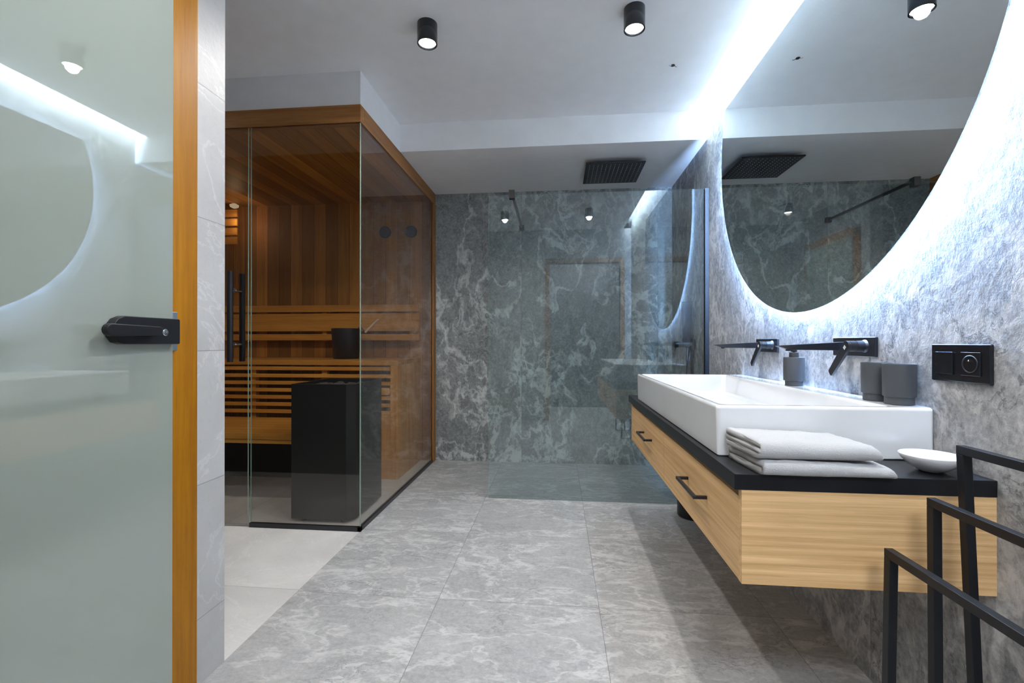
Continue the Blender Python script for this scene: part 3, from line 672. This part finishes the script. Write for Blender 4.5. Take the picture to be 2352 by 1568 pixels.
obj('apron', B(XB0, -1.64, 2.94, 2.96, 0.415, 0.441), M['bench'], t, bevel=0.002)
for x in (-3.1, -1.72): obj('leg', B(x, x + 0.045, 3.10, 3.15, 0.0, 0.442), M['darkgap'], t)  # legs coloured near-black, shade under the seat put into the colour
obj('riser', B(XB0, -1.70, 3.56, 3.575, 0.0, 0.442), M['darkgap'], t)  # near-black sheet standing for the shade below the low bench
t = thing('slatted_wall_rest', (-2.2, 4.13, 1.2), 'three-board backrest on the sauna wall above the upper bench', 'backrest')
for z0, z1 in ((1.385, 1.448), (1.205, 1.370), (1.120, 1.178)):
    obj('board', B(XB0, -1.262, 4.105, 4.130, z0, z1), M['bench'], t, bevel=0.003)
for x in (-3.0, -2.2, -1.36): obj('bracket', B(x, x + 0.04, 4.131, YBK - 0.001, 1.11, 1.45), M['benchv'], t)

# heater
HX0, HX1, HY0, HY1, HZ = -1.628, -1.232, 2.68, 3.13, 0.846
t = thing('sauna_heater', (-1.43, 2.9, 0), 'tall black box sauna heater standing behind the glass corner', 'sauna heater')
fp = [(HX0, HY0), (HX1 - 0.045, HY0), (HX1, HY0 + 0.045), (HX1, HY1), (HX0, HY1)]
bm = bmesh.new()
def fpz(z, ins): 
    cx, cy = (HX0 + HX1)/2, (HY0 + HY1)/2; kx = 1 - 2*ins/(HX1 - HX0); ky = 1 - 2*ins/(HY1 - HY0)
    return [bm.verts.new((cx + (x - cx)*kx, cy + (y - cy)*ky, z)) for x, y in fp]
LL = [fpz(0.022, 0.0), fpz(HZ, 0.0), fpz(HZ, 0.012), fpz(HZ - 0.06, 0.012)]
for a, b in zip(LL, LL[1:]):
    for i in range(5): bm.faces.new((a[i], a[(i+1) % 5], b[(i+1) % 5], b[i]))
bm.faces.new(LL[0][::-1]); bm.faces.new(LL[-1])
obj('casing', bm, M['heater'], t, bevel=0.002)
for x, y in ((HX0 + 0.06, HY0 + 0.04), (HX1 - 0.08, HY0 + 0.04), (HX0 + 0.06, HY1 - 0.05), (HX1 - 0.08, HY1 - 0.05)):
    obj('foot', lathe(bmesh.new(), [(0.015, 0), (0.015, 0.022)], (x, y, 0.0), n=20), M['black'], t)
bm = bmesh.new(); 
for k in range(60):
    c = Vector((random.uniform(HX0 + 0.05, HX1 - 0.05), random.uniform(HY0 + 0.05, HY1 - 0.05), HZ - 0.048 + random.uniform(0, 0.015)))
    r = bmesh.ops.create_icosphere(bm, subdivisions=2, radius=random.uniform(0.020, 0.032), matrix=Matrix.Translation(c) @ Matrix.Diagonal((1.2, 0.9, 0.75, 1)))
    for v in r['verts']: v.co += (v.co - c)*random.uniform(-0.15, 0.15)
o = obj('stones', bm, M['stones'], t); o['kind'] = 'stuff'; o['label'] = 'grey heater stones'
t = thing('heater_guard', (-1.43, 3.2, 0.75), 'small wooden guard rail sticking out behind the black heater', 'guard rail')
obj('rail', B(-1.73, -1.205, 3.18, 3.215, 0.725, 0.772), M['bench'], t, bevel=0.003)
obj('rail', B(-1.725, -1.69, 3.216, 3.59, 0.730, 0.765), M['beamy'], t, bevel=0.003)

# bucket and ladle on the upper bench
bx, by, bz = -1.855, 3.90, 0.9575
t = thing('sauna_bucket', (bx, by, bz), 'black round water bucket standing on the upper sauna bench', 'bucket')
obj('pail', lathe(bmesh.new(), [(0.105, 0), (0.108, 0.003), (0.128, 0.262), (0.127, 0.266), (0.121, 0.266), (0.118, 0.255), (0.100, 0.02), (0.02, 0.012)], (bx, by, bz)), M['black'], t, smooth=True)
t = thing('sauna_ladle', (bx + 0.06, by, bz + 0.13), 'pale wooden ladle handle leaning out of the black sauna bucket', 'ladle')
obj('handle', tube(bmesh.new(), [(-1.675, 3.88, 1.190), (-1.548, 3.86, 1.300)], 0.0095, 12), M['ladle'], t)
obj('shaft', tube(bmesh.new(), [(bx - 0.03, by, 1.00), (-1.76, 3.895, 1.115), (-1.7255, 3.89, 1.228), (-1.705, 3.885, 1.165), (-1.675, 3.88, 1.190)][:2] + [(-1.742, 3.892, 1.232), (-1.715, 3.886, 1.232), (-1.675, 3.88, 1.192)], 0.004, 8), M['black'], t)
# gauges on the back wall
for x, lab in ((-1.616, 'round black-rimmed gauge on the sauna wall, left of two'), (-1.364, 'round black-rimmed gauge on the sauna wall, right of two')):
    t = thing('sauna_gauge', (x, YBK, 2.135), lab, 'gauge', 'round gauges on the sauna wall')
    obj('rim', lathe(bmesh.new(), [(0.052, 0.0), (0.056, 0.004), (0.056, 0.020), (0.050, 0.024), (0.046, 0.018)], (x, YBK, 2.135), (0, -1, 0), cap=False), M['black'], t, smooth=True)
    obj('dial', lathe(bmesh.new(), [(0.047, 0.0), (0.047, 0.012)], (x, YBK, 2.135), (0, -1, 0)), M['cup'], t)
    obj('needle', BB((x - 0.022, x + 0.022, YBK - 0.0145, YBK - 0.0125, 2.142, 2.147), (x - 0.016, x + 0.016, YBK - 0.0145, YBK - 0.0125, 2.126, 2.130)), M['chrome'], t)
# lamp screen in the far corner
t = thing('sauna_lamp', (-3.06, 4.1, 2.25), 'wooden slatted lamp screen in the far left sauna corner', 'lamp')
bm = bmesh.new()
for k in range(4): box(bm, -3.17, -2.98, 4.02, 4.035, 2.02 + k*0.085, 2.085 + k*0.085)
obj('shade', bm, M['bench'], t)
obj('bulb', lathe(bmesh.new(), [(0.012, 0), (0.035, 0.012), (0.04, 0.03), (0.012, 0.045)], (-3.05, 4.08, 2.37)), M['glowlamp'], t, smooth=True)

ld = bpy.data.lights.new('sauna_light', 'POINT'); ld.energy = SAUNA_W; ld.color = (1.0, 0.72, 0.42); ld.shadow_soft_size = 0.05
lo = bpy.data.objects.new('bulb_light', ld); link(lo, t); lo.location = Vector((-2.95, 3.95, 2.22)) - t.location
